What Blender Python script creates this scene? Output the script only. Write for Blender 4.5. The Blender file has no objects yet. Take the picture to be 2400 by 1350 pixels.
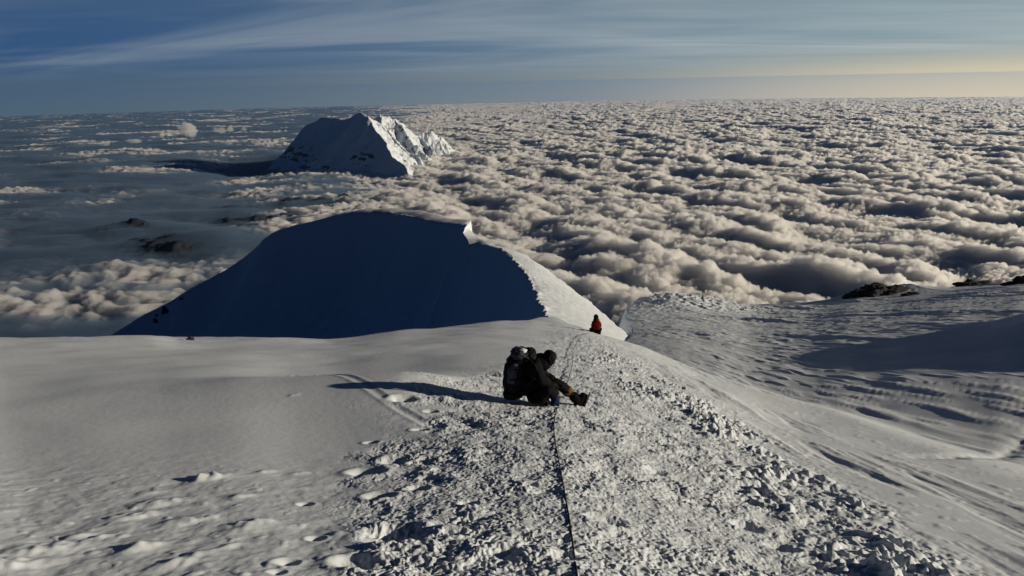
import bpy, math, random
import numpy as np
from mathutils import Vector, Matrix
random.seed(7); rng = np.random.default_rng(11)
S = bpy.context.scene
COL = S.collection
RAD = math.radians

# ------------------------------------------------------------------ camera
F = 1733.0; W, H = 2400.0, 1350.0
PITCH, ROLL = RAD(15.6), RAD(1.1)
fw = np.array([0, math.cos(PITCH), -math.sin(PITCH)])
r0 = np.array([1.0, 0, 0]); u0 = np.array([0, math.sin(PITCH), math.cos(PITCH)])
rt = math.cos(ROLL)*r0 - math.sin(ROLL)*u0
up = math.sin(ROLL)*r0 + math.cos(ROLL)*u0
def ray(u, v):
    d = fw*F + rt*(u-W/2) - up*(v-H/2)
    return d/np.linalg.norm(d)
def at(u, v, dist):          # a point seen in direction (u,v) at that distance
    return ray(u, v)*dist
def az_T(u, v):              # azimuth and tangent of the depression angle
    d = ray(u, v)
    return math.atan2(d[0], d[1]), -d[2]/math.hypot(d[0], d[1])

SUN_AZ, SUN_EL = RAD(95), RAD(13)
sdir = np.array([math.sin(SUN_AZ)*math.cos(SUN_EL), math.cos(SUN_AZ)*math.cos(SUN_EL), math.sin(SUN_EL)])

cam = bpy.data.cameras.new("camera"); co = bpy.data.objects.new("camera", cam); COL.objects.link(co)
cam.sensor_width = 36; cam.lens = 36*F/W; cam.clip_start = 0.1; cam.clip_end = 1e6
M = Matrix(((rt[0], up[0], -fw[0], 0), (rt[1], up[1], -fw[1], 0), (rt[2], up[2], -fw[2], 0), (0, 0, 0, 1)))
co.matrix_world = M
S.camera = co

# ------------------------------------------------------------------ noise
def _h(ix, iy, seed):
    n = ix.astype(np.uint32)*np.uint32(374761393) + iy.astype(np.uint32)*np.uint32(668265263) + np.uint32((seed*974634777) & 0xffffffff)
    n = (n ^ (n >> np.uint32(13)))*np.uint32(1274126177)
    return (n ^ (n >> np.uint32(16))) & np.uint32(0xffff)
_ang = np.linspace(0, 2*np.pi, 65536, endpoint=False); _GX = np.cos(_ang).astype(np.float32); _GY = np.sin(_ang).astype(np.float32)
def pn(x, y, seed=0):        # 2-D gradient noise, about -0.7..0.7
    xf = np.floor(x); yf = np.floor(y); fx = (x-xf).astype(np.float32); fy = (y-yf).astype(np.float32)
    ix = xf.astype(np.int32); iy = yf.astype(np.int32)
    ux = fx*fx*fx*(fx*(fx*6-15)+10); uy = fy*fy*fy*(fy*(fy*6-15)+10)
    def g(a, b):
        k = _h(ix+a, iy+b, seed); return _GX[k]*(fx-a) + _GY[k]*(fy-b)
    n0 = g(0, 0); n0 = n0 + ux*(g(1, 0)-n0)
    n1 = g(0, 1); n1 = n1 + ux*(g(1, 1)-n1)
    return (n0 + uy*(n1-n0))*1.4
def worley(x, y, seed=0):     # rounded domes with creases between, 0..1
    xf = np.floor(x); yf = np.floor(y); fx = (x-xf).astype(np.float32); fy = (y-yf).astype(np.float32)
    ix = xf.astype(np.int32); iy = yf.astype(np.int32); acc = np.zeros(fx.shape, np.float32)
    for a in (-1, 0, 1):
        for b in (-1, 0, 1):
            k = _h(ix+a, iy+b, seed).astype(np.int32); rad = .62+.38*((k*7919) % 1000)/1000.
            dx = a+.5+.45*_GX[k]-fx; dy = b+.5+.45*_GY[k]-fy
            q = np.maximum(0, 1-(dx*dx+dy*dy)/(rad*rad*1.3)); acc += (q*rad)**5
    return acc**.2
def fbm(x, y, o=4, seed=0, gain=.5, lac=2.03):
    s = 0; a = 1
    for i in range(o):
        s = s + a*pn(x*lac**i + 17.3*i, y*lac**i - 9.1*i, seed+i); a *= gain
    return s
def billow(x, y, o=4, seed=0, gain=.5, lac=2.07):
    s = 0; a = 1; t = 0
    for i in range(o):
        s = s + a*np.abs(pn(x*lac**i + 11.3*i, y*lac**i + 5.7*i, seed+i)); t += a; a *= gain
    return s/t
def ss(a, b, x):
    t = np.clip((x-a)/(b-a), 0, 1); return t*t*(3-2*t)

# ------------------------------------------------------------------ mesh helpers
def tag(o, label=None, cat=None, group=None, kind=None):
    if label: o['label'] = label
    if cat: o['category'] = cat
    if group: o['group'] = group
    if kind: o['kind'] = kind
    return o
def link(name, me, mat=None, parent=None):
    o = bpy.data.objects.new(name, me); COL.objects.link(o)
    if mat: me.materials.append(mat)
    if parent: o.parent = parent
    return o
def grid_mesh(name, P, mat, smooth=True, attrs=None, parent=None):   # P: (n,m,3)
    n, m, _ = P.shape
    me = bpy.data.meshes.new(name)
    me.vertices.add(n*m); me.vertices.foreach_set('co', P.astype(np.float32).ravel())
    i = np.arange(n*m).reshape(n, m)
    q = np.stack([i[:-1, :-1], i[:-1, 1:], i[1:, 1:], i[1:, :-1]], -1).reshape(-1)
    nf = q.size//4
    me.loops.add(q.size); me.loops.foreach_set('vertex_index', q.astype(np.int32))
    me.polygons.add(nf); me.polygons.foreach_set('loop_start', np.arange(0, q.size, 4, dtype=np.int32))
    me.polygons.foreach_set('loop_total', np.full(nf, 4, np.int32))
    me.polygons.foreach_set('use_smooth', np.full(nf, smooth))
    me.update(calc_edges=True)
    for k, v in (attrs or {}).items():
        a = me.attributes.new(k, 'FLOAT', 'POINT'); a.data.foreach_set('value', v.astype(np.float32).ravel())
    return link(name, me, mat, parent)

# ------------------------------------------------------------------ materials
def mat(name, col, rough=.7, spec=.3):
    m = bpy.data.materials.new(name); m.use_nodes = True
    b = m.node_tree.nodes['Principled BSDF']
    b.inputs['Base Color'].default_value = (*col, 1); b.inputs['Roughness'].default_value = rough
    b.inputs['Specular IOR Level'].default_value = spec
    return m, m.node_tree, b
def bump(nt, b, scale, dist, detail=4, rough=.6, prev=None):
    tc = nt.nodes.new('ShaderNodeTexCoord'); n = nt.nodes.new('ShaderNodeTexNoise'); bp = nt.nodes.new('ShaderNodeBump')
    n.inputs['Scale'].default_value = scale; n.inputs['Detail'].default_value = detail; n.inputs['Roughness'].default_value = rough
    bp.inputs['Distance'].default_value = dist; bp.inputs['Strength'].default_value = 1
    nt.links.new(tc.outputs['Object'], n.inputs['Vector']); nt.links.new(n.outputs['Fac'], bp.inputs['Height'])
    if prev: nt.links.new(prev.outputs['Normal'], bp.inputs['Normal'])
    nt.links.new(bp.outputs['Normal'], b.inputs['Normal'])
    return bp
SNOW = (.61, .665, .74)
m_snow, nt, b = mat('snow', SNOW, .75, .25)
b1 = bump(nt, b, 14, .022, 5, .7); b2 = bump(nt, b, 90, .0012, 3, .7, b1)
_a = nt.nodes.new('ShaderNodeAttribute'); _a.attribute_name = 'chop'; _m = nt.nodes.new('ShaderNodeMapRange'); _m.inputs['To Min'].default_value = .13; _m.inputs['To Max'].default_value = 1
nt.links.new(_a.outputs['Fac'], _m.inputs['Value']); nt.links.new(_m.outputs[0], b1.inputs['Strength'])
m_snowf, nt, b = mat('snow_far', SNOW, .8, .2); bump(nt, b, .5, .12, 6, .6)

def rock_snow(name, scale, attr=None, thr=.62, rockc=(.035, .033, .035)):
    m, nt, b = mat(name, SNOW, .85, .15)
    a = nt.nodes.new('ShaderNodeAttribute'); a.attribute_name = 'rock'
    tc = nt.nodes.new('ShaderNodeTexCoord'); n = nt.nodes.new('ShaderNodeTexNoise'); n.inputs['Scale'].default_value = scale; n.inputs['Detail'].default_value = 8
    n.inputs['Roughness'].default_value = .65
    nt.links.new(tc.outputs['Object'], n.inputs['Vector'])
    ad = nt.nodes.new('ShaderNodeMath'); ad.operation = 'ADD'; nt.links.new(a.outputs['Fac'], ad.inputs[0]); nt.links.new(n.outputs['Fac'], ad.inputs[1])
    r = nt.nodes.new('ShaderNodeValToRGB'); r.color_ramp.elements[0].position = 1.0; r.color_ramp.elements[1].position = 1.08
    r.color_ramp.elements[0].color = (*SNOW, 1); r.color_ramp.elements[1].color = (*rockc, 1)
    # ramp input is clamped at 1, so halve it
    hv = nt.nodes.new('ShaderNodeMath'); hv.operation = 'MULTIPLY'; hv.inputs[1].default_value = .5
    r.color_ramp.elements[0].position = .49; r.color_ramp.elements[1].position = .54
    nt.links.new(ad.outputs[0], hv.inputs[0]); nt.links.new(hv.outputs[0], r.inputs['Fac']); nt.links.new(r.outputs['Color'], b.inputs['Base Color'])
    return m, nt, b
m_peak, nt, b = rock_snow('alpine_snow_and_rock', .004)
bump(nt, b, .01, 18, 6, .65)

# ------------------------------------------------------------------ the near terrain, one sheet
EYE = 1.6
lip = [(-500, 800, 24), (0, 791, 26), (200, 792, 26), (350, 789, 27), (420, 796, 27), (520, 798, 27), (680, 793, 28), (790, 795, 28), (850, 788, 29),
       (920, 779, 30), (965, 775, 31), (1050, 768, 33), (1150, 756, 36), (1230, 751, 40), (1290, 744, 46), (1340, 760, 40), (1400, 782, 34),
       (1490, 808, 33), (1560, 838, 30), (1650, 876, 26), (1900, 958, 19), (2150, 1050, 13.5), (2400, 1150, 10.5), (2900, 1300, 8), (3400, 1500, 6.5)]
la = np.array([az_T(u, v)[0] for u, v, r in lip]); lT = np.array([az_T(u, v)[1] for u, v, r in lip]); lr = np.array([float(r) for u, v, r in lip])
def pchip(x, xp, fp):        # smooth, non-overshooting interpolation
    xp = np.asarray(xp, float); fp = np.asarray(fp, float); h = np.diff(xp); m = np.diff(fp)/h; t = np.zeros_like(fp)
    ok = m[:-1]*m[1:] > 0; t[1:-1][ok] = 2*m[:-1][ok]*m[1:][ok]/(m[:-1][ok]+m[1:][ok])
    i = np.clip(np.searchsorted(xp, x)-1, 0, len(h)-1); s_ = np.clip((x-xp[i])/h[i], 0, 1); hh = h[i]
    return (2*s_**3-3*s_**2+1)*fp[i]+(s_**3-2*s_**2+s_)*hh*t[i]+(-2*s_**3+3*s_**2)*fp[i+1]+(s_**3-s_**2)*hh*t[i+1]
# main plane: the slope s(az) seen along each azimuth
ls = lT - EYE/lr
_w = np.exp(-((la[:, None]-la[None, :])/RAD(5.5))**2); lsm = (_w*ls[None, :]).sum(1)/_w.sum(1)   # the broad slope without the small drifts
def basin_sky(u): return np.interp(u, [1300, 1400, 1470, 1500, 1587, 1700, 1775, 1920, 1983, 2080, 2150, 2240, 2320, 2400, 2900, 3400], [735, 722, 716, 712, 707, 711, 715, 707, 698, 690, 682, 674, 668, 660, 640, 620])
bu = np.arange(1300, 3400, 50.); ba = np.array([az_T(u, basin_sky(u))[0] for u in bu]); bT = np.array([az_T(u, basin_sky(u))[1] for u in bu])
edge_pts = np.array([[lr[i]*math.sin(la[i]), lr[i]*math.cos(la[i])] for i in range(15, len(lip))])
_aS, _TS = az_T(2360, 885); _rS = 4.0/(_TS-(float(np.interp(_aS, ba, bT))-4.0/300)); SH = np.array([_rS*math.sin(_aS), _rS*math.cos(_aS), -_TS*_rS]); print('SH', SH, _rS)
def terrain(x, y):
    r = np.hypot(x, y); az = np.arctan2(x, y)
    rl = pchip(az, la, lr); s = pchip(az, la, lsm) + (pchip(az, la, ls)-pchip(az, la, lsm))*ss(.62, 1.0, r/rl)*(rl/np.maximum(r, rl))
    zf = -(EYE + s*r)
    d = np.maximum(0, r-rl)
    rightness = ss(RAD(4), RAD(12), az)
    fall = np.where(d < 14, .022*d*d, .022*196 + .62*(d-14))
    fallr = np.where(d < 8, .022*d*d, .022*64 + .352*(d-8))
    k = ss(1.0, 1.7, np.abs(az))
    zf = zf - (fall*(1-rightness) + fallr*rightness)*(1-k)
    # a softly rounded right shoulder before the edge
    pre = np.clip((r/rl-.55)/.45, 0, 1); zf = zf - rightness*(1-k)*(pre**2)*0.0
    # basin
    T = pchip(az, ba, bT); rB = 300.
    left = np.minimum(26., .95*np.maximum(0, RAD(9.9)+RAD(1.1)*fbm(r*.022, az*0+.5, 3, 77)-az)*r + 9*ss(RAD(9.2), RAD(7.5), az))*ss(45, 75, r)
    HB = 4.0; sB = T - HB/rB
    zb = -(HB + sB*r) - left - 60*(1-ss(-3.2, -2.5, az*0-1))*0
    db = np.maximum(0, r-rB); zb = zb - np.minimum(.004*db*db, .8*db+20)
    # far-right rise that throws the big shadow
    c = SH + np.array([sdir[0], sdir[1], 0])*.52*_rS
    zb = zb + .092*_rS*np.exp(-(((x-c[0]-.12*_rS)/(.22*_rS))**2 + ((y-c[1]-.14*_rS)/(.66*_rS))**2)**2.5)
    oc = at(2070, 700, 275); zb = zb + 3.4*np.exp(-((x-oc[0])/15)**2-((y-oc[1])/12)**2)
    # lit lumpy hump at basin's left edge
    hp = at(1580, 745, 190)
    q = ((x-hp[0])*.92+(y-hp[1])*-.38)/14; q2 = ((x-hp[0])*.38+(y-hp[1])*.92)/42
    zb = zb + 3.2*np.exp(-(q*q+q2*q2))
    z = np.maximum(zf, zb); kk = .5
    z = z + kk*np.exp(-np.abs(zf-zb)/kk)*.5
    basin = ss(-1, 1, zb-zf)
    # behind the camera the mountain keeps rising
    zbk = -(EYE + .29*y) - .12*np.abs(x)*ss(5, 60, np.abs(x))
    z = z*(1-k) + zbk*k
    return z, basin

def to_plan(u, v):           # where an image direction meets the main slope
    a, T = az_T(u, v); s = np.interp(a, la, ls); r = EYE/max(T-s, .03); return np.array([r*math.sin(a), r*math.cos(a)])
def uv_of(x, y, z):
    cx = x*rt[0]+y*rt[1]+z*rt[2]; cy = x*up[0]+y*up[1]+z*up[2]; cz = np.maximum(.3, x*fw[0]+y*fw[1]+z*fw[2])
    return W/2 + F*cx/cz, H/2 - F*cy/cz
def seg_d(x, y, a, b):
    a = np.array(a); b = np.array(b); d = b-a; L = (d**2).sum()
    t = np.clip(((x-a[0])*d[0]+(y-a[1])*d[1])/L, 0, 1); return np.hypot(x-a[0]-t*d[0], y-a[1]-t*d[1]), t

# chopped track: centre line and half-widths in plan
trk = [((1390, 775)), ((1400, 830)), ((1420, 900)), ((1470, 1000)), ((1560, 1150)), ((1640, 1349)), ((1700, 1700))]
trkL = [(1345, 775), (1290, 830), (1010, 925), (975, 1010), (880, 1120), (800, 1349), (560, 1700)]
trkR = [(1425, 790), (1500, 850), (1600, 925), (1720, 1010), (1900, 1130), (2160, 1349), (2900, 1700)]
PL = np.array([to_plan(*p) for p in trkL]); PR = np.array([to_plan(*p) for p in trkR])
def track_mask(x, y):
    yy = np.clip(y, 1.5, 60)
    o = np.argsort(PL[:, 1]); xl = np.interp(yy, PL[o, 1], PL[o, 0]); o = np.argsort(PR[:, 1]); xr = np.interp(yy, PR[o, 1], PR[o, 0])
    w = .14+.03*yy
    j = .55*fbm(x*1.3, y*1.3, 4, 91)
    return ss(-w*1.5, w*1.2, x-xl+j)*ss(-w*1.5, w*1.2, xr-x+j)*ss(42, 33, y)
pits = [(860, 1108, .16, .03), (925, 1080, .15, .02), (890, 1165, .12, .0), (985, 1010, .10, 0), (948, 960, .19, .05), (1010, 975, .1, 0), (930, 1255, .22, .0), (740, 1262, .06, 0),
        (830, 1320, .13, 0), (880, 1325, .13, 0), (672, 1320, .07, 0), (650, 1345, .05, 0), (1420, 1220, .14, 0), (1100, 1180, .08, 0), (870, 1040, .08, 0), (980, 1145, .1, 0), (1005, 1120, .08, 0), (715, 1182, .06, 0),
        (1240, 1130, .08, 0), (1640, 1190, .12, 0), (1540, 1110, .1, 0), (1750, 1240, .13, 0), (1830, 1290, .12, 0), (1330, 1300, .1, 0), (1180, 1290, .1, 0), (1060, 1250, .09, 0)]
hum = [(488, 1126, .10, .055), (95, 1280, .13, .045), (180, 1250, .05, .02), (325, 1280, .07, .04), (430, 1222, .10, .03), (375, 1175, .11, .03), (590, 1235, .10, .035), (410, 1318, .08, .03),
       (470, 1300, .06, .02), (560, 1170, .06, .02), (300, 1205, .09, .03), (350, 1150, .06, .02), (700, 1110, .06, .015), (20, 1320, .1, .05), (745, 886, .13, .07), (780, 892, .12, .05), (640, 893, .07, .02), (690, 956, .05, .02), (235, 1252, .04, .02), (620, 1110, .06, .02), (540, 1285, .05, .02)]
def stretched(x, y, deg, fx, fy, o, seed):
    c, s_ = math.cos(RAD(deg)), math.sin(RAD(deg)); return fbm((x*c+y*s_)*fx, (-x*s_+y*c)*fy, o, seed)
def detail(x, y, z, basin, az):
    r = np.hypot(x, y)
    tm = track_mask(x, y)*(1-basin)
    d = np.zeros_like(x)
    pb = to_plan(935, 922); bx = x-pb[0]; d += .36*np.exp(-np.where(bx > 0, bx/1.15, bx/3.4)**2-((y-pb[1])/1.7)**2)
    for a_, b_ in (((2150, 1074), (2230, 1073)), ((2230, 1073), (2300, 1063)), ((2300, 1063), (2360, 1044)), ((2360, 1044), (2440, 1010))):
        dd, t = seg_d(x, y, to_plan(*a_), to_plan(*b_)); d += -.035*np.exp(-(dd/.16)**2)*(1+.5*pn(x*6, y*6, 66))
    # gentle swells
    d += .06*fbm(x*.22, y*.22, 3, 3)*ss(3, 15, r)
    # chopped snow: lumps in several sizes, sharp crumbs
    wx = x + .035*fbm(x*5, y*5, 2, 60); wy = y + .035*fbm(x*5+9, y*5, 2, 61)
    lum = .046*fbm(wx*2.9, wy*2.9, 3, 20) + .020*(billow(wx*15, wy*15, 2, 24, .55)-.25)
    cr = pn(wx*25, wy*25, 31); cr2 = pn(wx*43, wy*43, 32)
    lum += .015*cr + .009*cr2*(r < 18)
    bt = worley(wx*2.7, wy*3.3, 48); lum -= .075*np.maximum(0, bt-.55)*ss(-.1, .35, fbm(x*.7, y*.7, 2, 49))
    far = ss(8, 30, r)
    lum += far*.03*pn(wx*4, wy*4, 45)
    d += .60*tm*lum*(.75+.5*ss(-.35, .4, fbm(x*.9, y*.9, 2, 46)))
    # right bank of broken blocks beside the track
    yy = np.clip(y, 1.5, 60); o = np.argsort(PR[:, 1]); xr = np.interp(yy, PR[o, 1], PR[o, 0])
    bank = np.exp(-((x-xr+.12*yy*.4)/(.32+.05*yy))**2)*(1-basin)*ss(30, 14, y)
    d += bank*(.01+.10*np.abs(fbm(wx*4.6, wy*4.2, 3, 70)))*(.3+1.2*ss(-.2, .4, fbm(x*.8, y*.5, 2, 72)))
    # footprints and pits
    for (u, v, w, kk) in pits:
        w = w*.8
        p = to_plan(u, v); dx = (x-p[0])/w; dy = (y-p[1])/(w*.8); q = dx*dx+dy*dy
        near = q < 12
        d[near] += (-w*.55*np.exp(-q[near]**1.2)*(1+.5*pn(x[near]*9, y[near]*9, 6)) + w*.12*np.exp(-(np.sqrt(q[near])-1.5)**2*5))
    for (u, v, w, hh) in hum:
        p = to_plan(u, v); dx = (x-p[0])*.8+(y-p[1])*.6; dy = -(x-p[0])*.6+(y-p[1])*.8
        dx = dx/(w*1.7); dy = dy/(w*.8); q = dx*dx+dy*dy
        near = q < 12
        hh = hh*.8; d[near] += hh*np.exp(-q[near]**1.2)*(1+.5*pn(x[near]*14, y[near]*14, 5)) - hh*.35*np.exp(-((dx[near]+1.3)**2+dy[near]**2)*1.4)
    # wind crust hummocks lower left
    lm = (1-tm)*(1-basin)*ss(7.5, 3.6, y)*ss(-.2, -1.2, x)
    n1 = stretched(x, y, 30, 1.5, 3.4, 3, 12); d += lm*(.016*np.maximum(0, n1-.2) + .008*fbm(x*5, y*5, 3, 14))
    n2 = fbm(x*6.5, y*7, 2, 15); d += lm*.02*np.maximum(0, n2-.5)
    # thin drifted texture on the left shoulder
    d += (1-tm)*(1-basin)*(.006*stretched(x, y, -20, .35, 1.3, 3, 16)*ss(-.1, .4, fbm(x*.3, y*.3, 2, 19)) + .0010*fbm(x*9, y*9, 3, 17))
    # lip drifts
    d += (1-basin)*(1-tm)*ss(16, 24, r)*ss(60, 45, r)*ss(RAD(6), 0, az)*(.10*np.maximum(0, stretched(x, y, -12, .12, .45, 3, 18)))
    # ski groove from centre left
    for (a_, b_, wd, dp) in (((690, 880), (1010, 1000), .05, .007), ((1570, 870), (2200, 1100), .12, .0)):
        dd, t = seg_d(x, y, to_plan(*a_), to_plan(*b_)); d += -dp*np.exp(-(dd/wd)**2) + dp*.8*np.exp(-((dd-wd*1.9)/(wd*.7))**2)
    # wind-cut streaks on right flank
    rm = (1-tm)*(1-basin)*ss(RAD(3), RAD(14), az)
    n3 = stretched(x, y, 86, .22, 1.7, 4, 40)*ss(-.25, .35, fbm(x*.35, y*.16, 2, 42))
    d += rm*(.05*np.maximum(0, n3-.05) - .07*np.maximum(0, -n3-.18)*ss(0, 1, r/9))
    d += rm*.02*np.maximum(0, fbm(x*3.2, y*3.2, 3, 44)-.25)
    # basin sastrugi
    n4 = stretched(x, y, 92, .035, .17, 5, 50); n5 = stretched(x, y, 86, .09, .5, 4, 55)
    amp = ss(30, 120, r)
    patch = .35+.9*ss(-.2, .4, fbm(x*.02, y*.02, 2, 57))
    n6 = stretched(x, y, 90, .28, 1.5, 3, 56)
    d += basin*patch*((.35*np.maximum(0, n4)+.12*np.abs(n4))*(.08+.92*amp)*1.3 + .16*np.maximum(0, n5-.05)*(.4+.6*amp) + .06*np.maximum(0, n6-.05)) + basin*.035*fbm(x*1.1, y*1.1, 4, 58)*amp*2
    # rough lumps on the hump
    hp = at(1560, 745, 190); q = ((x-hp[0])/22)**2 + ((y-hp[1])/40)**2
    d += basin*np.exp(-q)*.9*np.abs(fbm(x*.35, y*.35, 4, 59))
    # climber's seat and snow around
    return d, tm

def build_terrain():
    # screen-even radii
    T = np.linspace(1.05, .285, 1000); r = EYE/np.maximum(T-.26, .0)
    r = np.concatenate([r[r < 30], np.geomspace(30, 90, 260)[0:], np.geomspace(90.5, 300, 260), np.geomspace(302, 900, 60)])
    r = np.unique(r)
    az = np.linspace(RAD(-52), RAD(56), 1750)
    A, R = np.meshgrid(az, r)
    x = R*np.sin(A); y = R*np.cos(A)
    z, basin = terrain(x, y)
    sh = x.shape
    d = np.zeros(x.size); tm = np.zeros(x.size); xr, yr, zr, br, ar = [q.ravel() for q in (x, y, z, basin, A)]
    for lo in range(0, x.size, 150000):
        sl = slice(lo, lo+150000); d[sl], tm[sl] = detail(xr[sl], yr[sl], zr[sl], br[sl], ar[sl])
    z = z + d.reshape(sh)
    P = np.stack([x, y, z], -1)
    return P, tm.reshape(sh)
P_t, tm_t = build_terrain()
slope = tag(grid_mesh('snow_slope', P_t, m_snow, attrs={'chop': tm_t}), kind='structure')
slope['label'] = 'trodden snow slope falling away below the camera with a basin of wind-carved snow'
# cheap sheet behind and beside the camera
def skirt():
    az = np.linspace(RAD(56), RAD(308), 120); r = np.concatenate([[0.02], np.geomspace(1, 900, 60)])
    A, R = np.meshgrid(az, r); x = R*np.sin(A); y = R*np.cos(A); z, b_ = terrain(x, y)
    return np.stack([x, y, z], -1)
sk = tag(grid_mesh('snow_ground', skirt(), m_snowf), kind='structure')
def fan():
    az = np.linspace(RAD(-52), RAD(56), 200); r = np.array([.02, .5, 1.0, 1.5, P_t[0, 0, 1]/math.cos(RAD(52))])
    A, R = np.meshgrid(az, r); x = R*np.sin(A); y = R*np.cos(A); z, b_ = terrain(x, y); return np.stack([x, y, z-.02], -1)
tag(grid_mesh('snow_ground', fan(), m_snow), kind='structure')
def ground_z(x, y):
    # nearest vertex of the built sheet
    r = math.hypot(x, y); a = math.atan2(x, y)
    rr = np.hypot(P_t[:, 0, 0], P_t[:, 0, 1]); i = int(np.argmin(np.abs(rr-r))); j = int(round((a-RAD(-52))/RAD(108)*(P_t.shape[1]-1)))
    j = min(max(j, 0), P_t.shape[1]-1)
    return float(P_t[i, j, 2])
def ground_at(u, v):         # march the ray to the sheet
    d = ray(u, v)
    for t in np.geomspace(2, 400, 4000):
        p = d*t
        if p[2] < ground_z(p[0], p[1]): return p
    return d*400

# ------------------------------------------------------------------ corniced ridge
crest = [(1330, 775, 40), (1315, 762, 44), (1300, 751, 50), (1283, 744, 57), (1272, 728, 64), (1262, 708, 72), (1257, 690, 80), (1247, 668, 90), (1228, 636, 102), (1205, 610, 114), (1180, 590, 126), (1155, 577, 136), (1132, 573, 143),
         (1118, 577, 147), (1101, 582, 150), (1092, 562, 154), (1086, 545, 157), (1094, 526, 160), (1070, 526, 166), (1030, 524, 174), (1000, 520, 182), (960, 506, 194), (920, 501, 204), (870, 500, 214), (820, 502, 222), (770, 511, 230), (720, 523, 238),
         (680, 532, 244), (640, 546, 250), (618, 560, 254), (600, 580, 257), (570, 605, 260), (530, 632, 263), (470, 664, 266), (400, 706, 270), (330, 742, 274), (250, 792, 278), (120, 880, 284), (0, 960, 290)]
sil = [(1470, 870, 36), (1500, 865, 42), (1540, 862, 48), (1555, 852, 56), (1524, 828, 66), (1474, 784, 77), (1430, 750, 87), (1387, 715, 98), (1330, 668, 110), (1275, 626, 122), (1230, 600, 132), (1190, 584, 141), (1160, 576, 147),
       (1140, 567, 151), (1126, 561, 154), (1114, 552, 157), (1104, 540, 160), (1098, 528, 163)]
def resample(pts, n):
    pts = np.array(pts); d = np.r_[0, np.cumsum(np.linalg.norm(np.diff(pts, axis=0), axis=1)**.5)]; d /= d[-1]
    t = np.linspace(0, 1, n); return np.stack([np.interp(t, d, pts[:, k]) for k in range(pts.shape[1])], 1)
def smooth1(a, k=5):
    w = np.hanning(k+2)[1:-1]; w /= w.sum(); p = np.pad(a, ((k//2, k//2), (0, 0)), 'edge')
    return np.stack([np.convolve(p[:, i], w, 'valid') for i in range(a.shape[1])], 1)
def build_ridge():
    C = np.array([at(*p) for p in crest]); n0 = len(crest)
    ns = len(sil)
    # right / back side partner for every crest point
    Sx = [at(*p) for p in sil]
    for i in range(ns, n0):
        Sx.append(C[i] + np.array([3.0, 6.0, (.35 if i in (20, 21, 23, 24, 25, 28) else -.25) if i < 36 else -2]))
    Sx = np.array(Sx)
    _rd = Sx*np.array([1, 1, 0]); _rd = _rd/np.linalg.norm(_rd, axis=1)[:, None]; Bk = Sx + _rd*16 + np.array([[2., 0, -36]]*n0); Bk2 = Bk + _rd*90 + np.array([[0., 0, -160]]*n0)
    # bottom of the shaded face
    t = np.linspace(0, 1, n0)[:, None]
    b0 = C[0] + np.array([-3, -1, -6.]); 
    Bt = np.array([[C[i][0]*(.80)-14*min(1, i/8)-i*.9, C[i][1]*(.72)-4, C[i][2]-18-min(i, 14)*2.0 if i < 30 else C[i][2]-50] for i in range(n0)])
    Bt[:, 2] = np.minimum(Bt[:, 2], -16)
    n = 900
    # dense resample with a shared parameter
    allp = np.concatenate([C, Sx, Bk, Bk2, Bt], 1)
    L = np.r_[0, np.cumsum(np.hypot(np.diff([c[0] for c in crest]), np.diff([c[1] for c in crest]))+2)]; L /= L[-1]
    t = np.linspace(0, 1, n); R = np.stack([np.interp(t, L, allp[:, k]) for k in range(allp.shape[1])], 1); R = smooth1(R, 7)
    C, Sx, Bk, Bk2, Bt = [R[:, 3*i:3*i+3] for i in range(5)]
    rows = []
    for q in np.linspace(0, 1, 160)[::-1][:-1]:       # bottom -> crest
        hz = C + (Bt-C)*q
        hz[:, 2] = C[:, 2] + (Bt[:, 2]-C[:, 2])*(1-(1-q)**1.35)
        rows.append(hz)
    for q in np.linspace(0, 1, 60):
        p = C + (Sx-C)*q; p = p + np.array([0, 0, 1.])*(4*q*(1-q))*np.linalg.norm(Sx-C, axis=1)[:, None]*.03
        rows.append(p)
    for q in np.linspace(0, 1, 30)[1:]:
        rows.append(Sx + (Bk-Sx)*q + np.array([0, 0, 1.])*(4*q*(1-q))*3)
    for q in np.linspace(0, 1, 8)[1:]:
        rows.append(Bk + (Bk2-Bk)*q)
    P = np.array(rows)
    x, y, z = P[..., 0], P[..., 1], P[..., 2]
    rowi = np.arange(P.shape[0])[:, None]*np.ones(n)[None]
    offc = np.minimum(1, np.abs(rowi-159)/6)
    rr = np.hypot(x, y)
    dz = (.25*fbm((x+z)*.05, y*.06, 4, 80) +   .30*np.maximum(0, fbm((x*.8+z*.6)*.06, (y-z*.5)*.35, 4, 83)))*ss(50, 110, rr)
    lit = (rowi > 159)
    dz = dz*offc + .05*fbm(x*1.2, y*1.2, 3, 85)*(rr < 120)
    P[..., 2] += dz
    # ragged cornice edge
    e = np.exp(-((rowi-159)/3.)**2)*.35*fbm(x*.5, y*.5+z*.5, 4, 88); P[..., 0] += e; P[..., 2] += e*.6
    u, v = uv_of(P[..., 0], P[..., 1], P[..., 2])
    rock = np.full(x.shape, -1.0)
    for (cu, cv, wu, wv) in ((395, 708, 26, 12), (385, 728, 18, 20), (365, 752, 12, 14), (425, 700, 10, 9), (470, 664, 8, 5), (368, 738, 10, 8)):
        rock = np.maximum(rock, np.where(rowi < 159, .62-.5*(((u-cu)*.75-(v-cv)*.6)/wu)**2*1.0-.6*(((u-cu)*.5+(v-cv)*.8)/wv)**2, -1))
    return P, rock
P_r, rock_r = build_ridge()
m_ridge, nt, b = rock_snow('ridge_snow_and_rock', .35); bump(nt, b, .05, 1.6, 6, .45)
tag(grid_mesh('snow_ridge', P_r, m_ridge, attrs={'rock': rock_r}), 'corniced snow ridge with dark shaded face and thin sunlit right side', kind='structure')

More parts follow.
